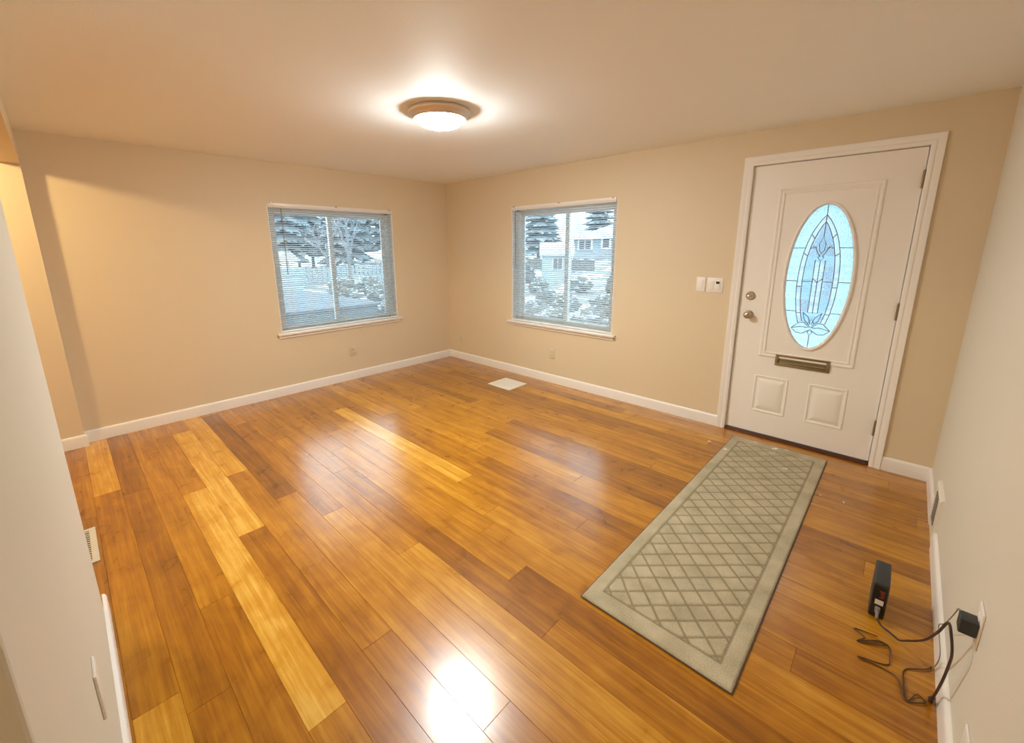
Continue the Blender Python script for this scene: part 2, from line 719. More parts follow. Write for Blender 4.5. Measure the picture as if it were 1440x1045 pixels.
# ------------------------------------------------------------------ windows
def window(name, wall, rect, label):
    """wall 'L': plane y=0 looking +y (u = x). wall 'F': plane x=0 looking +x (u = y)."""
    u0, u1, z0, z1 = rect

    def P(u, d, z):
        return (u, d, z) if wall == 'L' else (d, u, z)
    root = thing(name, label, 'window', (0, 0, 0))
    del root['category']
    root['kind'] = 'structure'
    # drywall returns lined with white boards
    b = MB()
    t = .008
    for (a, c) in (((u0, .002, z0), (u0+t, .12, z1)), ((u1-t, .002, z0), (u1, .12, z1)), ((u0+t, .002, z1-t), (u1-t, .12, z1))):
        b.box(P(*a), P(*c))
    b.build('jamb_liner', M['trim'], root, smooth=False)
    # vinyl frame
    d0, d1, fwid = .085, .15, .038
    b = MB()
    for a, c in (((u0+t, d0, z0), (u0+t+fwid, d1, z1-t)), ((u1-t-fwid, d0, z0), (u1-t, d1, z1-t)),
                 ((u0+t, d0, z1-t-fwid), (u1-t, d1, z1-t)), ((u0+t, d0, z0), (u1-t, d1, z0+fwid))):
        b.box(P(*a), P(*c), .004)
    b.build('frame', M['vinyl'], root)
    um = (u0+u1)/2 - (.035 if wall == 'L' else .04)
    a0, a1 = u0+t+fwid, u1-t-fwid
    sw = .045
    for k, (s0, s1, e0, e1) in enumerate(((a0, um+.022, .092, .115), (um-.022, a1, .118, .141))):
        b = MB()
        zz0, zz1 = z0+fwid, z1-t-fwid
        for a, c in (((s0, e0, zz0), (s0+sw, e1, zz1)), ((s1-sw, e0, zz0), (s1, e1, zz1)),
                     ((s0+sw, e0, zz1-sw), (s1-sw, e1, zz1)), ((s0+sw, e0, zz0), (s1-sw, e1, zz0+sw))):
            b.box(P(*a), P(*c), .003)
        sash = b.build('sash', M['vinyl'], root)
        em = (e0+e1)/2
        MB().box(P(s0+sw-.004, em-.002, zz0+sw-.004), P(s1-sw+.004, em+.002, zz1-sw+.004)).build('pane', M['glass'], sash, smooth=False)
    # sill with ears, and apron
    zs = z0+.026
    b = MB()
    b.box(P(u0-.045, -.045, zs-.022), P(u1+.045, .0, zs), .006)
    b.box(P(u0+.001, -.002, zs-.022), P(u1-.001, .088, zs))
    b.build('sill', M['trim'], root)
    b = MB().box(P(u0-.03, -.016, zs-.055), P(u1+.03, 0, zs-.022), .003)
    b.build('apron', M['trim'], root)
    return zs


zsL = window('window_1', 'L', LW, 'white vinyl slider window in the left wall')
zsR = window('window_2', 'F', RW, 'white vinyl slider window in the front wall between corner and door')


def blind(wall, rect, zs, label, wand_u):
    u0, u1, z0, z1 = rect

    def P(u, d, z):
        return (u, d, z) if wall == 'L' else (d, u, z)
    um = (u0+u1)/2
    root = thing('window_blind', label, 'blind', P(um, .02, zs), 'white mini blinds over the two windows')
    g = .011
    a0, a1 = u0+g, u1-g
    dc = .018
    MB().box(P(a0, dc-.020, z1-.030), P(a1, dc+.02, z1-.008), .003).build('headrail', M['trim'], root)
    MB().box(P(a0-.002, dc-.030, z1-.018), P(a1+.002, dc-.0215, z1+.012), .003).build('valance', M['trim'], root)
    for uu in (a0+.03, um, a1-.03):
        MB().box(P(uu-.012, dc-.034, z1+.002), P(uu+.012, dc-.010, z1+.016), .002).build('valance_clip', M['nickel'], root)
    n = int((z1-.044-(zs+.03))/.0208)
    b = MB()
    tilt = math.radians(20)
    hw = .0125
    for i in range(n):
        z = z1-.046-i*.0208
        prof = []
        for k in range(5):
            s_ = -1+k*.5
            d_ = s_*hw*math.cos(tilt)
            zz = z+s_*hw*math.sin(tilt)+.0016*(1-s_*s_)
            prof.append((d_, zz))
        A = [b.bm.verts.new(P(a0, dc+d_, zz)) for d_, zz in prof]
        B = [b.bm.verts.new(P(a1, dc+d_, zz)) for d_, zz in prof]
        for k in range(4):
            b.bm.faces.new((A[k], A[k+1], B[k+1], B[k]))
    b.build('slats', M['slat'], root)
    MB().box(P(a0, dc-.014, zs+.003), P(a1, dc+.014, zs+.018), .003).build('bottom_rail', M['trim'], root)
    L_ = a1-a0
    for q in (.1, .5, .9):
        b = MB()
        for dd in (-.0135, .0135):
            b.tube([P(a0+L_*q, dc+dd, zs+.018), P(a0+L_*q, dc+dd, z1-.042)], .0007, 5)
        b.build('ladder_cord', M['trim'], root)
    wz = z1-.05-.62
    MB().tube([P(wand_u, dc-.036, z1-.04), P(wand_u, dc-.032, wz)], .004, 8).build('tilt_wand', M['cordg'], root, label='slim grey tilt wand')
    return root


blind('L', LW, zsL, 'white horizontal mini blind in the left-wall window, the wider view with blue deck', LW[0]+.12)
blind('F', RW, zsR, 'white horizontal mini blind in the front-wall window, the one nearer the door', RW[1]-.075)

# ------------------------------------------------------------------ front door
door = thing('door_1', 'closed white front door with oval leaded glass and mail slot', 'door', (0, 0, 0))
door['label'] = 'closed white front door with oval leaded glass and mail slot'
del door['category']
door['kind'] = 'structure'
FX = .018            # inner face of the slab
OC = ((-3.863-4.277)/2, 1.263)      # oval centre (y, z)
OA, OB = .207, .522


def ell(a, b_, n=72):
    return [(OC[0]+a*math.cos(2*math.pi*k/n), OC[1]+b_*math.sin(2*math.pi*k/n)) for k in range(n)]


def ring_mesh(b, outer, inner, x_out, x_in):
    """flat strip between two matching loops"""
    A = [b.bm.verts.new((x_out, y, z)) for y, z in outer]
    B = [b.bm.verts.new((x_in, y, z)) for y, z in inner]
    n = len(A)
    for i in range(n):
        b.bm.faces.new((A[i], A[(i+1) % n], B[(i+1) % n], B[i]))
    return A, B


def rect_loop(y0, y1, z0, z1, cy, cz, ang):
    """points on a rectangle in the directions ang from (cy,cz)"""
    out = []
    for a in ang:
        c, s_ = math.cos(a), math.sin(a)
        ts = []
        if c > 1e-9: ts.append((y1-cy)/c)
        if c < -1e-9: ts.append((y0-cy)/c)
        if s_ > 1e-9: ts.append((z1-cz)/s_)
        if s_ < -1e-9: ts.append((z0-cz)/s_)
        t = min(ts)
        out.append((cy+c*t, cz+s_*t))
    return out


def slab():
    b = MB()
    n = 72
    holea, holeb = OA-.012, OB-.012
    el = [(OC[0]+holea*math.cos(2*math.pi*k/n), OC[1]+holeb*math.sin(2*math.pi*k/n)) for k in range(n)]
    ang = [math.atan2(z-OC[1], y-OC[0]) for y, z in el]
    rl = rect_loop(DY0, DY1, DZ0, DZ1, OC[0], OC[1], ang)
    for x in (FX, FX+.044):
        # snap the nearest loop points to the four corners
        r2 = list(rl)
        for cy, cz in ((DY0, DZ0), (DY0, DZ1), (DY1, DZ0), (DY1, DZ1)):
            i = min(range(n), key=lambda i: (r2[i][0]-cy)**2+(r2[i][1]-cz)**2)
            r2[i] = (cy, cz)
        ring_mesh(b, r2, el, x, x)
    fr = [v for v in b.bm.verts]
    k = n
    O0, I0, O1, I1 = fr[:k], fr[k:2*k], fr[2*k:3*k], fr[3*k:]
    for i in range(n):
        j = (i+1) % n
        b.bm.faces.new((O0[i], O0[j], O1[j], O1[i]))
        b.bm.faces.new((I0[i], I0[j], I1[j], I1[i]))
    return b


slab().build('slab', M['door'], door, smooth=False)


def bead(b, y0, y1, z0, z1, w_, steps):
    """moulded rectangular frame: steps are (inset fraction, height) from outside inward"""
    def loop(i):
        return [(y0+i, z0+i), (y1-i, z0+i), (y1-i, z1-i), (y0+i, z1-i)]
    pr_ = None
    for f, h in steps:
        cur = [b.bm.verts.new((FX-h, y, z)) for y, z in loop(f*w_)]
        if pr_:
            for i in range(4):
                j = (i+1) % 4
                b.bm.faces.new((pr_[i], pr_[j], cur[j], cur[i]))
        pr_ = cur
    return pr_


b = MB()
bead(b, -4.349, -3.772, .655, 1.893, .042, [(0, -.001), (.05, .006), (.22, .009), (.42, .007), (.5, .003), (.62, .003), (.75, .008), (.95, .006), (1, -.001)])
b.build('panel_moulding', M['door'], door, ang=20)
for y0, y1 in ((-3.992, -3.764), (-4.344, -4.117)):
    b = MB()
    lp = bead(b, y0, y1, .203, .502, .064, [(0, -.001), (.06, .005), (.18, .005), (.26, .0005), (.42, .0005), (.5, .003), (1, .010)])
    b.bm.faces.new(lp)
    b.build('raised_panel', M['door'], door, ang=15)

# oval frame and glass
b = MB()
loops = [(1.0, 1.0, -.001), (.995, .998, .006), (.975, .99, .013), (.945, .978, .015), (.915, .966, .012), (.90, .960, .004), (.885, .955, -.012)]
pl = None
for fa, fb, h in loops:
    cur = [b.bm.verts.new((FX-h, y, z)) for y, z in ell(OA*fa, OB*fb)]
    if pl:
        for i in range(72):
            j = (i+1) % 72
            b.bm.faces.new((pl[i], pl[j], cur[j], cur[i]))
    pl = cur
ofr = b.build('oval_frame', M['door'], door, ang=50)
GA, GB = OA*.895, OB*.958
gx = FX+.016


def G(u, v, x=None):
    return (gx if x is None else x, OC[0]-u*GA, OC[1]+v*GB)


ARCH_O = [(0, .863), (.13, .80), (.25, .72), (.38, .61), (.47, .5), (.555, .35), (.605, .2), (.63, .03), (.63, -.12), (.605, -.3), (.53, -.5), (.43, -.645)]
ARCH_I = [(0, .775), (.09, .72), (.18, .645), (.27, .55), (.345, .45), (.415, .31), (.455, .18), (.475, .02), (.475, -.12), (.455, -.3), (.385, -.5), (.30, -.62)]
# outer glass: a ring between the ellipse and the arch
AO = [(-u, v) for u, v in ARCH_O[::-1]]+[(u, v) for u, v in ARCH_O[1:]]


def hit(c, d, poly):
    best = None
    for (x1_, y1_), (x2_, y2_) in zip(poly, poly[1:]+poly[:1]):
        ex, ey = x2_-x1_, y2_-y1_
        den = d[0]*ey-d[1]*ex
        if abs(den) < 1e-9:
            continue
        t = ((x1_-c[0])*ey-(y1_-c[1])*ex)/den
        q = ((x1_-c[0])*d[1]-(y1_-c[1])*d[0])/den
        if t > 0 and -1e-6 <= q <= 1+1e-6 and (best is None or t < best):
            best = t
    return (c[0]+d[0]*best, c[1]+d[1]*best)


b = MB()
cc = (0, .1)
angs = [2*math.pi*k/96 for k in range(96)]+[math.atan2(v-cc[1], u-cc[0]) % (2*math.pi) for u, v in AO]
angs = sorted(set(round(a, 6) for a in angs))
EL = [(1.01*math.cos(2*math.pi*k/144), 1.01*math.sin(2*math.pi*k/144)) for k in range(144)]
ri = [b.bm.verts.new(G(*hit(cc, (math.cos(a), math.sin(a)), AO), gx+.002)) for a in angs]
ro = [b.bm.verts.new(G(*hit(cc, (math.cos(a), math.sin(a)), EL), gx+.002)) for a in angs]
for k in range(len(angs)):
    k2 = (k+1) % len(angs)
    b.bm.faces.new((ri[k], ri[k2], ro[k2], ro[k]))
pane = b.build('oval_pane', M['pebble'], door, smooth=False, label='pale blue textured oval glass')


def arch_u(v):
    for (u1_, v1_), (u2_, v2_) in zip(ARCH_I, ARCH_I[1:]):
        if v2_ <= v <= v1_:
            return u1_+(u2_-u1_)*(v1_-v)/(v1_-v2_)
    return 0


lv = sorted({v for u, v in ARCH_I} | {.24, -.48}, reverse=True)
b = MB()
for va, vb in zip(lv, lv[1:]):
    ua, ub = arch_u(va), arch_u(vb)
    if vb >= .24-1e-6 or va <= -.48+1e-6:
        b.poly([G(u, v, gx+.002) for u, v in ((-ua, va), (ua, va), (ub, vb), (-ub, vb))])
    else:
        for sg in (-1, 1):
            b.poly([G(u, v, gx+.002) for u, v in ((sg*.155, va), (sg*ua, va), (sg*ub, vb), (sg*.155, vb))])
# the sliver between the feet of the two arches
for sg in (-1, 1):
    b.poly([G(sg*.30, -.62, gx+.002), G(sg*.43, -.645, gx+.002), G(0, -.645, gx+.002), G(0, -.62, gx+.002)])
b.build('inner_pane', M['pebble_in'], pane, smooth=False, label='deeper blue arched inner glass')
b = MB()
for sg in (-1, 1):
    for i in range(len(ARCH_O)-1):
        a, c, e, f = ARCH_O[i], ARCH_O[i+1], ARCH_I[i+1], ARCH_I[i]
        mid = [((a[0]+f[0])/2, (a[1]+f[1])/2), ((c[0]+e[0])/2, (c[1]+e[1])/2)]
        xr, xl = gx-.004, gx+.0005
        q = [G(sg*a[0], a[1], xl), G(sg*c[0], c[1], xl), G(sg*mid[1][0], mid[1][1], xr), G(sg*mid[0][0], mid[0][1], xr)]
        b.poly(q)
        q = [G(sg*mid[0][0], mid[0][1], xr), G(sg*mid[1][0], mid[1][1], xr), G(sg*e[0], e[1], xl), G(sg*f[0], f[1], xl)]
        b.poly(q)
zz = [.24, .1, -.045, -.18, -.34, -.48]
for a, c in zip(zz, zz[1:]):
    for u0_, u1_ in ((-.155, 0), (0, .155)):
        uc, vc = (u0_+u1_)/2, (a+c)/2
        pc = b.bm.verts.new(G(uc, vc, gx-.005))
        cs = [b.bm.verts.new(G(u_, v_, gx+.0005)) for u_, v_ in ((u0_, a), (u1_, a), (u1_, c), (u0_, c))]
        for i in range(4):
            b.bm.faces.new((cs[i], cs[(i+1) % 4], pc))
b.build('bevelled_glass', M['bevel'], pane, smooth=False, label='clear bevelled glass strips')
b = MB()


def came(pts, r=.0028, cl=False):
    b.tube([G(u, v, gx-.003) for u, v in pts], r, 6, cl)


for sg in (-1, 1):
    came([(sg*u, v) for u, v in ARCH_O])
    came([(sg*u, v) for u, v in ARCH_I])
    for v, ui in ((.42, .515), (-.045, .635), (-.48, .54)):
        came([(sg*ui, v), (sg*math.sqrt(1-v*v)*.995, v)])
    for i in (3, 5, 8, 10):
        came([(sg*ARCH_O[i][0], ARCH_O[i][1]), (sg*ARCH_I[i][0], ARCH_I[i][1])])
    for v, ui in ((.42, .36), (-.045, .478)):
        came([(sg*ui, v), (sg*.155, v-.0)])
    came([(sg*.155, .25), (sg*.155, -.49)])
    # curls beside the flame
    came([(sg*.03, .30), (sg*.13, .36), (sg*.2, .43), (sg*.30, .45)])
    # lotus leaves
    leaf = [(sg*.05, -.70), (sg*.2, -.64), (sg*.38, -.64), (sg*.62, -.73)]
    leaf2 = [(sg*.62, -.73), (sg*.45, -.79), (sg*.25, -.80), (sg*.02, -.74)]
    came(leaf); came(leaf2)
    came([(sg*.06, -.71), (sg*.3, -.70), (sg*.62, -.73)])
    came([(sg*.02, -.66), (sg*.1, -.56), (sg*.3, -.49)])
    came([(sg*.3, -.49), (sg*.22, -.6), (sg*.06, -.67)])
    came([(sg*.0, -.06), (sg*.155, .0)])
came([(0, .99), (0, .57)])
came([(0, .24), (0, -.50)])
came([(0, .57), (.10, .47), (.07, .38), (0, .35), (-.07, .38), (-.10, .47)], cl=True)
came([(0, .35), (.09, .295), (0, .24), (-.09, .295)], cl=True)
came([(0, -.58), (.1, -.645), (0, -.71), (-.1, -.645)], cl=True)
came([(0, -.73), (.08, -.775), (0, -.82), (-.08, -.775)], cl=True)
came([(0, -.82), (0, -.99)])
b.build('lead_cames', M['lead'], pane, label='thin grey lead lines in a lotus and arch pattern')

# mail slot
b = MB()
y0, y1, z0, z1 = -4.221, -3.887, .602, .688
for a, c in (((y0, z0), (y1, z0+.016)), ((y0, z1-.016), (y1, z1)), ((y0, z0+.016), (y0+.022, z1-.016)), ((y1-.022, z0+.016), (y1, z1-.016))):
    b.box((FX-.011, a[0], a[1]), (FX+.002, c[0], c[1]), .002)
ms = b.build('mail_slot', M['bronze'], door, label='bronze mail slot frame')
b = MB().box((FX-.002, y0+.022, z0+.016), (FX+.004, y1-.022, z1-.016))
b.build('slot_back', M['bronze'], ms, smooth=False)
b = MB()
b.prism([(FX-.003, z0+.018), (FX-.003, z0+.026), (FX-.010, z0+.036), (FX-.0102, z0+.030)], 1, y0+.026, y1-.026)
b.build('slot_flap', M['nickel'], ms)
# deadbolt and knob
b = MB().lathe([(0, .016), (.026, .016), (.031, .012), (.033, 0)], (FX, -3.668, 1.115), 0, 32, -1)
db = b.build('deadbolt', M['nickel'], door, label='round nickel deadbolt')
MB().box((FX-.030, -3.684, 1.1105), (FX-.014, -3.652, 1.1195), .003).build('thumb_turn', M['nickel'], db)
b = MB().lathe([(0.0, .068), (.012, .067), (.022, .062), (.0275, .052), (.027, .042), (.020, .033), (.012, .027), (.0115, .012), (.030, .008), (.033, .003), (.033, 0)], (FX, -3.672, .968), 0, 32, -1)
b.build('door_knob', M['nickel'], door, label='round nickel door knob', ang=50)
for zc in (1.872, 1.07, .275):
    b = MB()
    hy = DY0-.006
    hy = DY0+.001
    hx = FX-.023
    b.tube([(hx, hy, zc-.052), (hx, hy, zc+.052)], .0062, 10)
    b.box((hx, hy-.002, zc-.045), (hx+.024, hy+.001, zc+.045))
    for k in (-.02, .02):
        b.tube([(hx, hy, zc+k-.0006), (hx, hy, zc+k+.0006)], .0069, 10)
    b.tube([(hx, hy, zc+.052), (hx, hy, zc+.06)], .004, 8)
    b.build('hinge', M['hinge'], door, label='bronze door hinge')
# weather strip shadow gap and threshold
struct(MB().box((.0, DY0-.012, 0), (T, DY1+.012, .016), .004).box((-.012, DY0+.01, 0), (.005, DY1-.0, .010), .004).build('trim_1', M['thresh']), 'dark red wooden threshold under the front door')
# jambs and casing
b = MB()
for yj in ((DY0-.012, DY0-.004), (DY1+.003, DY1+.012)):
    b.box((-.002, yj[0], .016), (T, yj[1], DZ1+.012))
b.box((-.002, DY0-.012, DZ1+.004), (T, DY1+.012, DZ1+.012))
b.box((FX+.046, DY0-.004, .016), (FX+.06, DY0+.012, DZ1+.004))
b.box((FX+.046, DY1-.012, .016), (FX+.06, DY1+.003, DZ1+.004))
b.box((FX+.046, DY0, DZ1-.01), (FX+.06, DY1, DZ1+.004))
cs_ = [(0, 0), (0, .008), (.010, .012), (.020, .013), (.026, .010), (.034, .012), (.050, .017), (.060, .017), (.062, .012), (.062, 0)]


def casing(b, zt):
    yl, yr, zi = DY1+.004, DY0-.006, DZ1+.005
    # vertical legs and head as one mitred sweep: rings at four stations
    st = [((1, 0), (yl, 0.0)), ((1, 1), (yl, zi)), ((-1, 1), (yr, zi)), ((-1, 0), (yr, 0.0))]
    rings = []
    for (sy, sz), (yy, z_) in st:
        rings.append([b.bm.verts.new((-h-.0005, yy+sy*o_, z_+(o_ if sz else 0))) for o_, h in cs_])
    n = len(cs_)
    for A, B in zip(rings, rings[1:]):
        for k in range(n-1):
            b.bm.faces.new((A[k], A[k+1], B[k+1], B[k]))
    b.bm.faces.new(rings[0])
    b.bm.faces.new(rings[-1])


casing(b, 0)
struct(b.build('trim_2', M['door'], ang=25), 'white moulded casing around the front door')

# ------------------------------------------------------------------ ceiling light
LC = Vector((-1.912, -2.342, H))
lamp = thing('ceiling_light', 'round flush ceiling light with glowing frosted bowl and metal rim', 'ceiling light', LC)
MB().lathe([(0, -.0), (.168, 0), (.182, -.002), (.191, -.014), (.192, -.021), (.187, -.027), (.174, -.032), (.165, -.038), (.161, -.049), (.155, -.053), (.149, -.049), (.149, -.03), (0, -.03)], LC, 2, 64).build('rim', M['rim'], lamp, ang=60)
prof = [(.1485, -.040)]
for k in range(1, 11):
    a = k/10*math.pi/2
    prof.append((.1485*math.cos(a), -.040-.062*math.sin(a)))
MB().lathe(prof, LC, 2, 64).build('bowl', M['bowl'], lamp, ang=80, label='glowing frosted glass bowl')
MB().lathe([(0.0, -.098), (.010, -.099), (.012, -.103), (.007, -.107), (.008, -.111), (.006, -.116), (0, -.118)], LC, 2, 20).build('finial', M['rim'], lamp)


# ------------------------------------------------------------------ electrical plates
def plate(wall, u, z, kind, label, cat, m, group=None, name='wall_outlet', wd=.072, ht=.116):
    """wall: L (y=0), F (x=0), R (y=-D), P (partition, x=XP)"""
    def P(du, d, dz):
        if wall == 'L': return (u+du, -d, z+dz)
        if wall == 'F': return (-d, u-du, z+dz)
        if wall == 'R': return (u+du, -D+d, z+dz)
        return (XP+d, u+du, z+dz)
    root = thing(name, label, cat, P(0, 0, 0), group)
    MB().box(P(-wd/2, 0, -ht/2), P(wd/2, .006, ht/2), .0025).build('cover_plate', m, root)
    ax = {'L': 1, 'F': 0, 'R': 1, 'P': 0}[wall]
    sg = {'L': -1, 'F': -1, 'R': 1, 'P': 1}[wall]
    if kind == 'duplex':
        for dz in (-.020, .020):
            b = MB().box(P(-.017, .004, dz-.0135), P(.017, .0085, dz+.0135), .004)
            r_ = b.build('receptacle', m, root)
            b = MB()
            for du in (-.0065, .0065):
                b.box(P(du-.001, .0075, dz-.001), P(du+.001, .0088, dz+.008))
            b.lathe([(0, .0088), (.0024, .0088), (.0024, .0075)], P(0, 0, dz-.007), ax, 10, sg)
            b.build('slot', M['dark'], r_, smooth=False)
        MB().lathe([(0, .008), (.003, .0075), (.0035, .005)], P(0, 0, 0), ax, 12, sg).build('screw', m, root)
    elif kind == 'rocker':
        MB().box(P(-.0165, .004, -.033), P(.0165, .0095, .033), .002).build('rocker', m, root)
    elif kind == 'double':
        b = MB().box(P(-.041, .004, -.035), P(-.006, .010, .035), .002)
        b.build('rocker', m, root)
        b = MB().box(P(.006, .004, -.035), P(.041, .010, .035), .002)
        tm = b.build('timer_panel', m, root)
        MB().box(P(.009, .0095, .012), P(.036, .011, .030), .001).build('display', M['black'], tm, smooth=False, label='small dark display')
    return root


G1 = 'beige wall outlets low on the walls'
plate('L', -1.438, .335, 'duplex', 'beige wall outlet under the left-wall window', 'outlet', M['plate'], G1)
plate('F', -.250, .285, 'duplex', 'beige wall outlet beside the far room corner', 'outlet', M['plate'], G1)
plate('F', -1.787, .338, 'duplex', 'beige wall outlet under the front-wall window', 'outlet', M['plate'], G1)
plate('R', -2.045, .45, 'duplex', 'white wall outlet on the right wall holding the black plug adapter', 'outlet', M['plate_w'])
plate('R', -2.235, .20, 'blank', 'white cover plate low on the right wall, nearest the camera', 'outlet', M['plate_w'], name='wall_plate')
plate('P', -3.368, .545, 'blank', 'white cover plate low on the left partition wall', 'outlet', M['plate_w'], name='wall_plate')
plate('F', -3.299, 1.185, 'rocker', 'narrow white switch plate, left of the pair beside the front door', 'light switch', M['plate_w'], name='light_switch')
plate('F', -3.408, 1.182, 'double', 'wide white switch plate with small dark display beside the front door', 'light switch', M['plate_w'], name='light_switch', wd=.122, ht=.118)


# ------------------------------------------------------------------ registers
def floor_register(x0, x1, y0, y1, m, label, slat_dir):
    root = thing('floor_register', label, 'vent', ((x0+x1)/2, (y0+y1)/2, 0))
    b = MB()
    f = .026
    for a, c in (((x0, y0), (x1, y0+f)), ((x0, y1-f), (x1, y1)), ((x0, y0+f), (x0+f, y1-f)), ((x1-f, y0+f), (x1, y1-f))):
        b.box((a[0], a[1], .0002), (c[0], c[1], .006), .0015)
    b.build('frame', m, root)
    MB().box((x0+f, y0+f, .0003), (x1-f, y1-f, .0010)).build('duct_opening', M['dark'], root, smooth=False)
    b = MB()
    if slat_dir == 'x':
        n = 14
        for i in range(n):
            yy = y0+f+(y1-y0-2*f)*(i+.5)/n
            b.box((x0+f, yy-.0045, .001), (x1-f, yy+.0045, .0045))
        b.box(((x0+x1)/2-.004, y0+f, .001), ((x0+x1)/2+.004, y1-f, .0050))
    else:
        n = 13
        for i in range(n):
            xx = x0+f+(x1-x0-2*f)*(i+.5)/n
            b.box((xx-.0068, y0+f, .001), (xx+.0068, y1-f, .0045))
        for q in (1/3, 2/3):
            yy = y0+(y1-y0)*q
            b.box((x0+f, yy-.004, .001), (x1-f, yy+.004, .0050))
    b.build('grille_bars', m, root, smooth=False)
    return root


floor_register(-.530, -.235, -1.625, -1.295, M['white_reg'], 'white floor register on the planks below the front-wall window', 'y')
floor_register(-3.895, -3.745, -1.860, -1.490, M['grille'], 'grey-beige floor register peeping past the left partition', 'x')

root = thing('wall_register', 'white wall register with grey grille on the right wall near the front door', 'vent', (-.733, -D, 0))
x0, x1 = -.865, -.60
b = MB()
b.prism([(-D, 0), (-D+.010, 0), (-D+.016, .03), (-D+.016, .258), (-D+.010, .268), (-D, .27)], 0, x0, x1)
b.build('body', M['white_reg'], root, ang=20)
b = MB()
b.box((x0+.062, -D+.0155, .09), (x1-.09, -D+.0165, .245))
b.build('duct_opening', mat('register_shadow_gap', (.10, .095, .085), .6), root, smooth=False)
b = MB()
for i in range(9):
    zz_ = .097+i*.0175
    b.prism([(-D+.0165, zz_-.003), (-D+.0205, zz_+.002), (-D+.0205, zz_+.0035), (-D+.0165, zz_+.001)], 0, x0+.062, x1-.09)
b.build('grille_bars', M['grille'], root, smooth=False)

# ------------------------------------------------------------------ runner rug
RX0, RX1, RY0, RY1, RT = -2.312, -.128, -4.303, -3.702, .0115
rug = thing('runner_rug', 'olive beige runner rug with carved diamond lattice before the front door', 'rug', ((RX0+RX1)/2, (RY0+RY1)/2, 0))
nx, ny = 437, 121
me = bpy.data.meshes.new('pile')
vs, gr = [], []
BX, BY = .086, .062
SP = .1185


def rug_h(x, y):
    ex = min(x-RX0, RX1-x)
    ey = min(y-RY0, RY1-y)
    g = 0
    # border line
    db_ = max(BX-ex, BY-ey)
    if abs(db_) < .0075:
        g = 1-abs(db_)/.0075
    if db_ < 0:
        wob = .004*noise.noise(Vector((x*14, y*14, 0)))
        # two line families at about 46 degrees
        for sg in (1, -1):
            k = .74
            v = (x-RX0-BX) - sg*.955*(y-(RY0+BY if sg > 0 else RY1-BY)) + wob
            v = v/.105
            dlt = abs(v-round(v))*.105*k
            if dlt < .0075:
                g = max(g, 1-dlt/.0075)
    e = min(ex, ey)
    rd = min(1, e/.010)
    h = RT*(.35+.65*math.sqrt(max(0, 1-(1-rd)**2)))
    h -= .0038*g
    h += .0007*noise.noise(Vector((x*45, y*45, 3)))+.0008*noise.noise(Vector((x*9, y*9, 7)))
    return h, g


for j in range(ny):
    for i in range(nx):
        x = RX0+(RX1-RX0)*i/(nx-1)
        y = RY0+(RY1-RY0)*j/(ny-1)
        h, g = rug_h(x, y)
        vs.append((x-rug.location.x, y-rug.location.y, h))
        gr.append(min(1, g*.9))
fs = [(j*nx+i, j*nx+i+1, (j+1)*nx+i+1, (j+1)*nx+i) for j in range(ny-1) for i in range(nx-1)]
me.from_pydata(vs, [], fs)
at = me.attributes.new('groove', 'FLOAT', 'POINT')
at.data.foreach_set('value', gr)
me.polygons.foreach_set('use_smooth', [True]*len(fs))
me.materials.append(M['rug'])
o = bpy.data.objects.new('pile', me)
o.parent = rug
COL.objects.link(o)
b = MB()
q = .0035
pts = [(RX0, RY0, q), (RX1, RY0, q), (RX1, RY1, q), (RX0, RY1, q)]
dense = []
for i in range(4):
    a, c = Vector(pts[i]), Vector(pts[(i+1) % 4])
    for k in range(40):
        dense.append(a+(c-a)*k/40)
b.tube(dense, .0034, 6, True)
b.build('binding', M['binding'], rug, label='dark stitched rug edge')

# white crumbs of snow and grit near the door
cr = random.Random(3)
for k, (x, y, z, s_, lab) in enumerate((
        (-.44, -3.726, .011, .011, 'white crumb on the rug border, the one nearest the room corner'),
        (-.160, -3.861, .011, .008, 'white crumb on the rug end, leftmost of the row by the door'),
        (-.187, -3.999, .011, .013, 'largest white crumb on the rug end by the door'),
        (-.155, -4.066, .011, .008, 'white crumb on the rug end, rightmost of the row by the door'),
        (-.461, -4.113, .011, .008, 'white crumb in the rug lattice near the right border'),
        (-.657, -4.336, 0, .005, 'tiny pale crumb on the floor planks touching the rug edge'),
        (-.662, -4.446, 0, .006, 'tiny pale crumb alone on the floor planks right of the rug'),
        (-.357, -3.590, 0, .008, 'pale crumb on the floor planks left of the rug'))):
    b = MB()
    for q in range(4):
        m_ = Matrix.Translation((x+cr.uniform(-1, 1)*s_*1.2, y+cr.uniform(-1, 1)*s_*1.2, z+s_*.35)) @ Matrix.Diagonal((s_*cr.uniform(.5, 1), s_*cr.uniform(.4, .8), s_*.42, 1))
        bmesh.ops.create_icosphere(b.bm, subdivisions=1, radius=.9, matrix=m_)
    tag(b.build('crumb', M['crumb'], smooth=False), lab, 'crumb', 'white crumbs tracked in by the door')

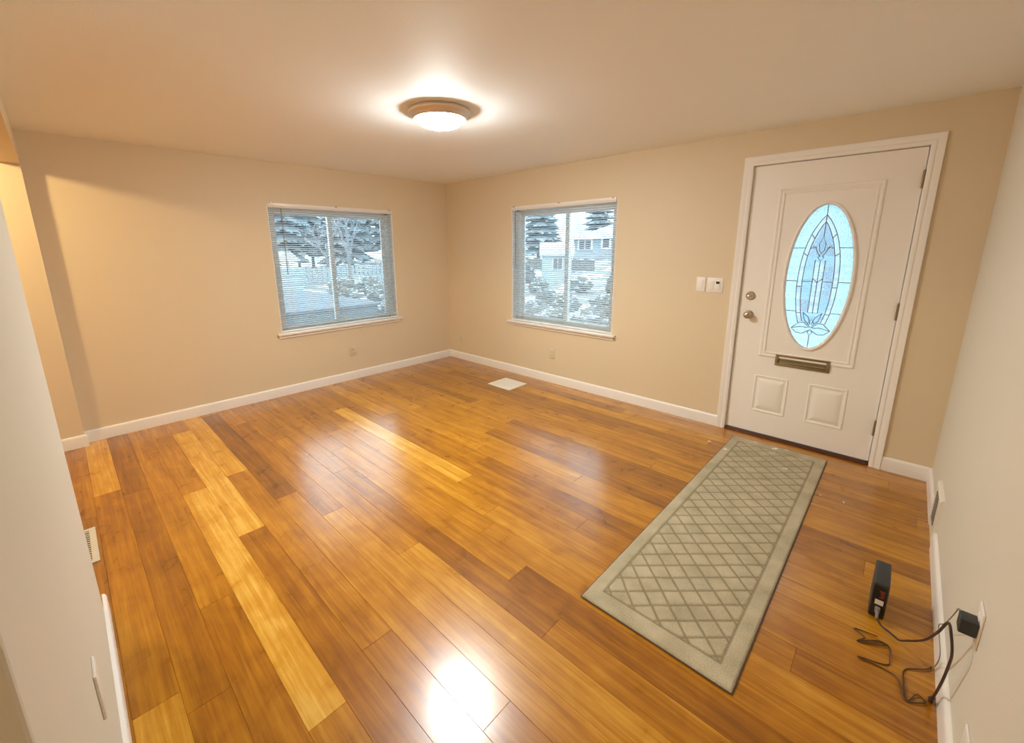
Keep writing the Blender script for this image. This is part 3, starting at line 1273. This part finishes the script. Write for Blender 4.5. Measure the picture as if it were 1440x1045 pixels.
# ------------------------------------------------------------------ power adapter on the floor, plug, cords
pa = thing('power_adapter', 'black power adapter box standing upright on the floor by the right wall', 'adapter', (-1.49, -4.636, 0))
b = MB().box((-1.578, -4.660, .002), (-1.402, -4.610, .160), .007, 3)
b.build('case', M['black_m'], pa)
b = MB().box((-1.5795, -4.656, .010), (-1.5775, -4.614, .152), .0008)
b.build('end_panel', M['black'], pa, label='glossy black end panel')
b = MB()
for k in range(4):
    zc = .128-k*.0095
    b.box((-1.5802, -4.650+.002*(k % 2), zc-.0025), (-1.5794, -4.634-.002*(k % 3), zc+.0025))
b.build('marking', M['label_r'], pa, smooth=False, label='small orange marking')
b = MB().box((-1.5803, -4.650, .066), (-1.5794, -4.624, .088))
b.build('label', M['label_w'], pa, smooth=False, label='small white label')
b = MB().box((-1.594, -4.644, .034), (-1.579, -4.628, .058), .003)
b.tube([(-1.592, -4.636, .047), (-1.606, -4.637, .036), (-1.612, -4.638, .026)], .0052, 8)
b.build('connector', M['cordg'], pa, label='grey cable connector')


def smooth_path(pts, n=8):
    P = [Vector(p) for p in pts]
    P = [P[0]*2-P[1]]+P+[P[-1]*2-P[-2]]
    out = []
    for i in range(1, len(P)-2):
        for k in range(n):
            t = k/n
            a, b_, c, d = P[i-1], P[i], P[i+1], P[i+2]
            out.append(.5*((2*b_)+(c-a)*t+(2*a-5*b_+4*c-d)*t*t+(3*b_-a-3*c+d)*t*t*t))
    out.append(P[-2])
    return out


cordA = [(-1.612, -4.638, .026), (-1.625, -4.655, .012), (-1.641, -4.683, .010), (-1.675, -4.706, .022), (-1.734, -4.722, .078), (-1.85, -4.748, .194), (-1.952, -4.759, .314), (-2.020, -4.765, .405), (-2.052, -4.773, .385), (-2.055, -4.781, .340), (-2.028, -4.786, .284), (-1.966, -4.790, .155), (-1.895, -4.790, .020)]
cA = MB().tube(smooth_path(cordA), .0036, 8).build('power_cord', M['cord'], pa, label='dark brown cord arching up to the wall and down again')
b = MB().tube([(-1.905, -4.790, .040), (-1.885, -4.790, .0075), (-1.872, -4.790, .0075)], .0062, 10)
b.build('barrel_plug', M['cord'], cA)

pl_ = thing('plug_adapter', 'black plug-in adapter block in the right wall outlet', 'adapter', (-2.058, -4.79, .45))
b = MB().box((-2.080, -4.812, .428), (-2.036, -4.776, .474), .004, 3)
b.build('block', M['black_m'], pl_)
MB().tube([(-2.044, -4.780, .472), (-2.030, -4.776, .468), (-2.015, -4.776, .455)], .0026, 8).build('strain_relief', M['cordg'], pl_)
up_ = [(-2.020, -4.776, .46), (-1.949, -4.778, .381), (-1.80, -4.788, .25), (-1.67, -4.794, .15), (-1.70, -4.797, .128), (-1.785, -4.7985, .115), (-1.76, -4.798, .05), (-1.715, -4.796, .006)]
flo = [(-1.747, -4.778), (-1.79, -4.7285), (-1.85, -4.724), (-1.93, -4.734), (-1.886, -4.757), (-1.893, -4.777), (-1.912, -4.770), (-1.932, -4.728),
       (-1.858, -4.709), (-1.84, -4.67), (-1.848, -4.599), (-1.815, -4.677), (-1.78, -4.686), (-1.712, -4.681), (-1.727, -4.640), (-1.760, -4.592), (-1.728, -4.632), (-1.705, -4.657), (-1.718, -4.676), (-1.765, -4.594), (-1.728, -4.612), (-1.70, -4.578), (-1.69, -4.648)]
MB().tube(smooth_path(up_, 6), .0017, 6).build('wall_lead', M['cordg'], pl_, label='thin grey lead hanging from the plug')
pts = smooth_path([(x, y, .0028+.0036*(i % 2)) for i, (x, y) in enumerate([(-1.715, -4.796)]+flo)], 6)
MB().tube(pts, .0022, 6).build('floor_cord', M['cordb'], pl_, label='thin brown cord tangled in loops on the floor')

# ------------------------------------------------------------------ outdoors
b = MB()
n = 40
gv = {}


def gz(x, y):
    r = max(0, x-17)
    return -.5+min(1.0, r*.077)+.05*noise.noise(Vector((x*.4, y*.4, 0)))


for i in range(n+1):
    for j in range(n+1):
        x = -20+70*i/n
        y = -15+65*j/n
        zz_ = gz(x, y) if (x > .3 or y > .3) else -.5
        gv[i, j] = b.bm.verts.new((x, y, zz_-.05))
for i in range(n):
    for j in range(n):
        b.bm.faces.new((gv[i, j], gv[i+1, j], gv[i+1, j+1], gv[i, j+1]))
struct(b.build('ground', M['patchy']), 'ground outside with patchy snow')


def copy_tree(o, loc, sc, rz):
    c = o.copy()
    COL.objects.link(c)
    c.location = loc
    c.scale = (sc, sc, sc)
    c.rotation_euler = (0, 0, rz)
    for ch in o.children:
        k = ch.copy()
        COL.objects.link(k)
        k.parent = c
    return c


def conifer(seed):
    rr = random.Random(seed)
    root = thing('conifer', 'x', 'tree', (0, 0, 0))
    b = MB()
    lay = 13
    for k in range(lay):
        f = k/lay
        zb = 1.2+6.3*f
        R = 2.1*(1-f)**.8+.15
        nb = 15
        for i in range(nb):
            a = 2*math.pi*(i+rr.random())/nb
            r = R*rr.uniform(.7, 1.1)
            c, s_ = math.cos(a), math.sin(a)
            wv = .20+.16*r
            dz = -.22*r
            p = [Vector((0, 0, zb+.35)), Vector((c*r*.55-s_*wv, s_*r*.55+c*wv, zb+dz*.4)), Vector((c*r, s_*r, zb+dz)), Vector((c*r*.55+s_*wv, s_*r*.55-c*wv, zb+dz*.4))]
            u = Vector((0, 0, -.12))
            q = [b.bm.verts.new(x_) for x_ in p]
            ql = b.bm.verts.new(Vector((c*r*.5, s_*r*.5, zb+dz*.5-.22)))
            b.bm.faces.new((q[0], q[1], q[2]))
            b.bm.faces.new((q[0], q[2], q[3]))
            b.bm.faces.new((q[1], ql, q[2]))
            b.bm.faces.new((q[2], ql, q[3]))
            b.bm.faces.new((q[0], ql, q[1]))
            b.bm.faces.new((q[0], q[3], ql))
    b.build('foliage', M['conifer'], root, smooth=False)
    MB().tube([(0, 0, -.3), (0, 0, 8.0)], .16, 8, r2=.03).build('trunk', M['trunk'], root)
    return root


def bare(seed):
    rr = random.Random(seed)
    root = thing('bare_tree', 'x', 'tree', (0, 0, 0))
    b = MB()
    tw = MB()

    def grow(p, d, L, r, lv, mb):
        q = p+d*L*.5+Vector((rr.uniform(-.05, .05)*L, rr.uniform(-.05, .05)*L, 0))
        e = p+d*L
        mb.tube([p, q, e], r, 5, r2=r*.6)
        if lv == 0:
            return
        for k in range(3):
            nd = (d+Vector((rr.uniform(-.8, .8), rr.uniform(-.8, .8), rr.uniform(-.1, .5)))).normalized()
            grow(p+d*L*rr.uniform(.45, 1), nd, L*rr.uniform(.5, .75), r*.55, lv-1, tw)
    grow(Vector((0, 0, -.2)), Vector((0, 0, 1)), 2.6, .13, 4, b)
    b.build('trunk', M['trunk'], root)
    tw.build('branches', M['twigs'], root, smooth=False)
    return root


def bush(seed):
    rr = random.Random(seed)
    b = MB()
    bmesh.ops.create_icosphere(b.bm, subdivisions=4, radius=.5)
    for v in b.bm.verts:
        nn = noise.noise(v.co*3.2+Vector((seed, 0, 0)))+.7*noise.noise(v.co*9+Vector((seed, 5, 0)))
        v.co *= 1+.45*nn
        v.co.z = max(-.45, v.co.z*.85)+.4
    return b.build('snowy_bush', M['shrub'], smooth=False)


con = [conifer(1), conifer(5)]
bar = [bare(2), bare(9)]
# (prototype, x, y, scale, label)
spots = [
    ('c', 24.6, 18.3, .95, 1.10, 'dark conifer rising behind the white shed, upper left pane of the front window'),
    ('c', 39.0, 21.3, .95, 1.25, 'tall conifer behind the pale blue house roof, left of its twin'),
    ('c', 39.5, 15.0, .95, 1.35, 'tall conifer behind the pale blue house roof, at the right'),
    ('c', 5.6, 27.0, .62, 1.25, 'conifer far beyond the left window, first from the left in the far row'),
    ('c', 8.6, 30.0, .66, 1.40, 'conifer far beyond the left window, second from the left in the far row'),
    ('c', 11.4, 27.5, .62, 1.25, 'conifer far beyond the left window, third from the left in the far row'),
    ('c', 14.2, 30.5, .66, 1.45, 'conifer far beyond the left window, fourth from the left in the far row'),
    ('c', 17.0, 27.5, .62, 1.30, 'conifer far beyond the left window, fifth from the left in the far row'),
    ('c', 19.8, 30.5, .66, 1.45, 'conifer far beyond the left window, sixth from the left in the far row'),
    ('c', 22.6, 27.5, .62, 1.30, 'conifer far beyond the left window, last on the right of the far row'),
    ('c', 36.0, 25.6, .95, .72, 'short conifer left of the pale blue house'),
    ('c', 8.0, 37.0, .52, 1.75, 'conifer of the back row beyond the left window, first from the left'),
    ('c', 12.6, 38.0, .52, 1.80, 'conifer of the back row beyond the left window, second from the left'),
    ('c', 17.2, 37.0, .52, 1.75, 'conifer of the back row beyond the left window, third from the left'),
    ('c', 21.8, 38.0, .52, 1.80, 'conifer of the back row beyond the left window, fourth from the left'),
    ('c', 26.4, 37.0, .52, 1.75, 'conifer of the back row beyond the left window, last on the right'),
    ('c', 10.2, 43.5, .58, 2.0, 'conifer at the very back beyond the left window, first from the left'),
    ('c', 16.2, 43.5, .58, 2.0, 'conifer at the very back beyond the left window, second from the left'),
    ('c', 22.2, 43.5, .58, 2.0, 'conifer at the very back beyond the left window, third from the left'),
    ('c', 28.4, 43.5, .58, 2.0, 'conifer at the very back beyond the left window, last on the right'),
    ('b', 9.0, 23.6, 1.0, .95, 'bare snowy tree beyond the garden shelter in the left window'),
    ('b', 6.6, 16.0, 1.0, .9, 'bare snowy tree in the right pane of the left window'),
]
used = {}
for k, (t, x, y, sw_, sc, lab) in enumerate(spots):
    src = con[k % 2] if t == 'c' else bar[k % 2]
    if src.name not in used:
        used[src.name] = 1
        o = src
    else:
        o = copy_tree(src, (0, 0, 0), 1, 0)
    o.location = (x, y, gz(x, y)-.05)
    o.scale = (sc*sw_, sc*sw_, sc)
    o.rotation_euler = (0, 0, k*1.3)
    o['label'] = lab
    o['group'] = 'conifers beyond the windows' if t == 'c' else 'bare trees beyond the windows'

bproto = [bush(3), bush(11)]
bspots = [  # x, y, scale, label
    (15.0, 11.9, 1.7, 'tall snowy bush left of the white shed'),
    (12.6, 6.2, .95, 'snowy bush in front of the pale blue house, middle of the garden'),
    (13.6, 4.9, 1.0, 'snowy bush in front of the pale blue house, right end of the garden'),
    (11.2, 7.4, .85, 'snowy bush in front of the pale blue house, left end of the garden'),
    (8.2, 4.7, .75, 'snow capped shrub below the white shed, left pane of the front window'),
    (7.6, 3.4, .8, 'snow capped shrub behind the front window mullion'),
    (7.8, 2.2, .8, 'snow capped shrub in the right pane of the front window'),
    (5.0, 2.75, .8, 'dark low shrub close outside the front window, left edge'),
    (4.4, 1.65, .85, 'dark low shrub close outside the front window, under its mullion'),
    (4.6, .6, .85, 'dark low shrub close outside the front window, right edge'),
    (3.3, 9.7, .9, 'snowy bush behind the blue deck, right pane of the left window'),
    (4.7, 9.9, .95, 'snowy bush in the right pane of the left window, furthest right'),
    (4.3, 12.2, 1.05, 'snowy bush behind the other bushes of the left window, left one'),
    (6.0, 12.8, 1.05, 'snowy bush behind the other bushes of the left window, right one'),
    (2.45, 5.7, .8, 'small snowy bush beside the right edge of the blue deck'),
]
for k, (x, y, sc, lab) in enumerate(bspots):
    o = bproto[k] if k < 2 else bproto[k % 2].copy()
    if k >= 2:
        COL.objects.link(o)
    o.location = (x, y, gz(x, y)-.05)
    o.scale = (sc, sc, sc*.9)
    o.rotation_euler = (0, 0, k*.9)
    tag(o, lab, 'bush', 'snowy bushes outside the windows')

# house on the rise
hs = thing('house', 'pale blue clapboard house with snowy roof seen through the front window', 'house', (30, 15, .45))
b = MB()
y0, y1, ze, zf = 10.5, 18.45, 2.25, .3
for k in range(10):
    z_ = zf+(ze-zf)*k/10
    z2 = zf+(ze-zf)*(k+1)/10
    b.prism([(29.97, z_), (30.0, z2), (36, z2), (36, z_)], 1, y0, y1)
b.build('siding', M['siding'], hs, smooth=False)
b = MB()
R = [(29.6, y0-.4, ze-.05), (29.6, y1+.4, ze-.05), (36.4, y1+.4, ze-.05), (36.4, y0-.4, ze-.05)]
T_ = [(33, y0+.6, ze+1.15), (33, y1-1.7, ze+1.15)]
vs_ = [b.bm.verts.new(p) for p in R+T_]
for f in ((0, 1, 5, 4), (1, 2, 5), (2, 3, 4, 5), (3, 0, 4), (0, 3, 2, 1)):
    b.bm.faces.new([vs_[i] for i in f])
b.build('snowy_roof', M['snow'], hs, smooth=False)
for (ya, yb, za, zb, k2) in ((16.52, 17.84, 1.30, 2.09, 2), (14.67, 15.41, 1.42, 2.16, 1)):
    b = MB()
    b.box((29.90, ya-.12, za-.12), (29.99, yb+.12, zb+.12))
    wf = b.build('window_frame', M['trim'], hs, smooth=False)
    for q in range(k2):
        a = ya+(yb-ya)*q/k2+.05
        c = ya+(yb-ya)*(q+1)/k2-.05
        MB().box((29.88, a, za), (29.91, c, zb)).build('pane', M['winglass'], wf, smooth=False)

sh = thing('garden_shed', 'white garden shed with snowy roof and dark window beyond the front window', 'shed', (16.9, 10.7, -.5))
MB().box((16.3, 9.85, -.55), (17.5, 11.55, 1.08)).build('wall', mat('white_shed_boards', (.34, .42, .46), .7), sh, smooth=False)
b = MB()
b.prism([(16.1, 1.02), (16.9, 1.62), (17.7, 1.02), (17.7, 1.14), (16.9, 1.75), (16.1, 1.14)], 1, 9.7, 11.7)
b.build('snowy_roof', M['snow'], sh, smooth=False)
b = MB().box((16.25, 10.35, .20), (16.3, 10.95, .90))
wf = b.build('window_frame', M['trim'], sh, smooth=False)
for q in (0, 1):
    MB().box((16.23, 10.39+q*.27, .25), (16.26, 10.63+q*.27, .85)).build('pane', M['winglass'], wf, smooth=False)
sh.rotation_euler = (0, 0, math.radians(38))
b = MB()
for k in range(24):
    yy = 11.2+k*.3
    b.box((21.9, yy, -.25), (22.0, yy+.27, .62+.03*(k % 3)))
for z_ in (.05, .45):
    b.box((22.0, 11.2, z_), (22.06, 18.4, z_+.09))
tag(b.build('board_fence', M['hedge'], smooth=False), 'brown board fence below the pale blue house', 'fence')

gs = thing('garden_shelter', 'small shelter with snowy roof far beyond the left window', 'shelter', (4.4, 18.6, -.5))
b = MB()
b.prism([(3.75, .95), (4.40, 1.36), (4.62, 1.36), (5.05, .95), (5.05, .88), (3.75, .88)], 1, 18.1, 19.3)
b.build('snowy_roof', M['snow'], gs, smooth=False)
for x in (4.3, 4.72):
    for y in (18.25, 19.1):
        MB().box((x-.06, y-.06, -.5), (x+.06, y+.06, .9)).build('post', M['trim'], gs, smooth=False)
b = MB()
for k in range(8):
    z_ = -.55+k*.14
    b.prism([(17.70, z_), (17.73, z_+.14), (17.80, z_+.14), (17.80, z_)], 0, 3.62, 4.95)
tag(b.build('board_screen', M['siding'], smooth=False), 'low white board screen in front of the garden shelter', 'fence')
dk = thing('deck', 'pale blue-grey raised deck just outside the left window', 'deck', (-.2, 5.8, -.5))
b = MB()
for k in range(30):
    yy = 3.6+k*.15
    b.box((-3.2, yy, .30), (1.05, yy+.14, .36))
b.build('boards', M['deckb'], dk, smooth=False)
b = MB().box((-3.15, 3.65, -.55), (1.0, 8.05, .30))
b.build('skirt', M['deckb'], dk, smooth=False)
b = MB()
for k in range(34):
    xx = 5.0+k*.3
    b.box((xx, 21.0, -.55), (xx+.2, 21.06, .38+.05*(k % 3)))
for z_ in (-.2, .15):
    b.box((5.0, 21.06, z_), (15.2, 21.12, z_+.1))
tag(b.build('picket_fence', M['siding'], smooth=False), 'pale picket fence far beyond the left window', 'fence')
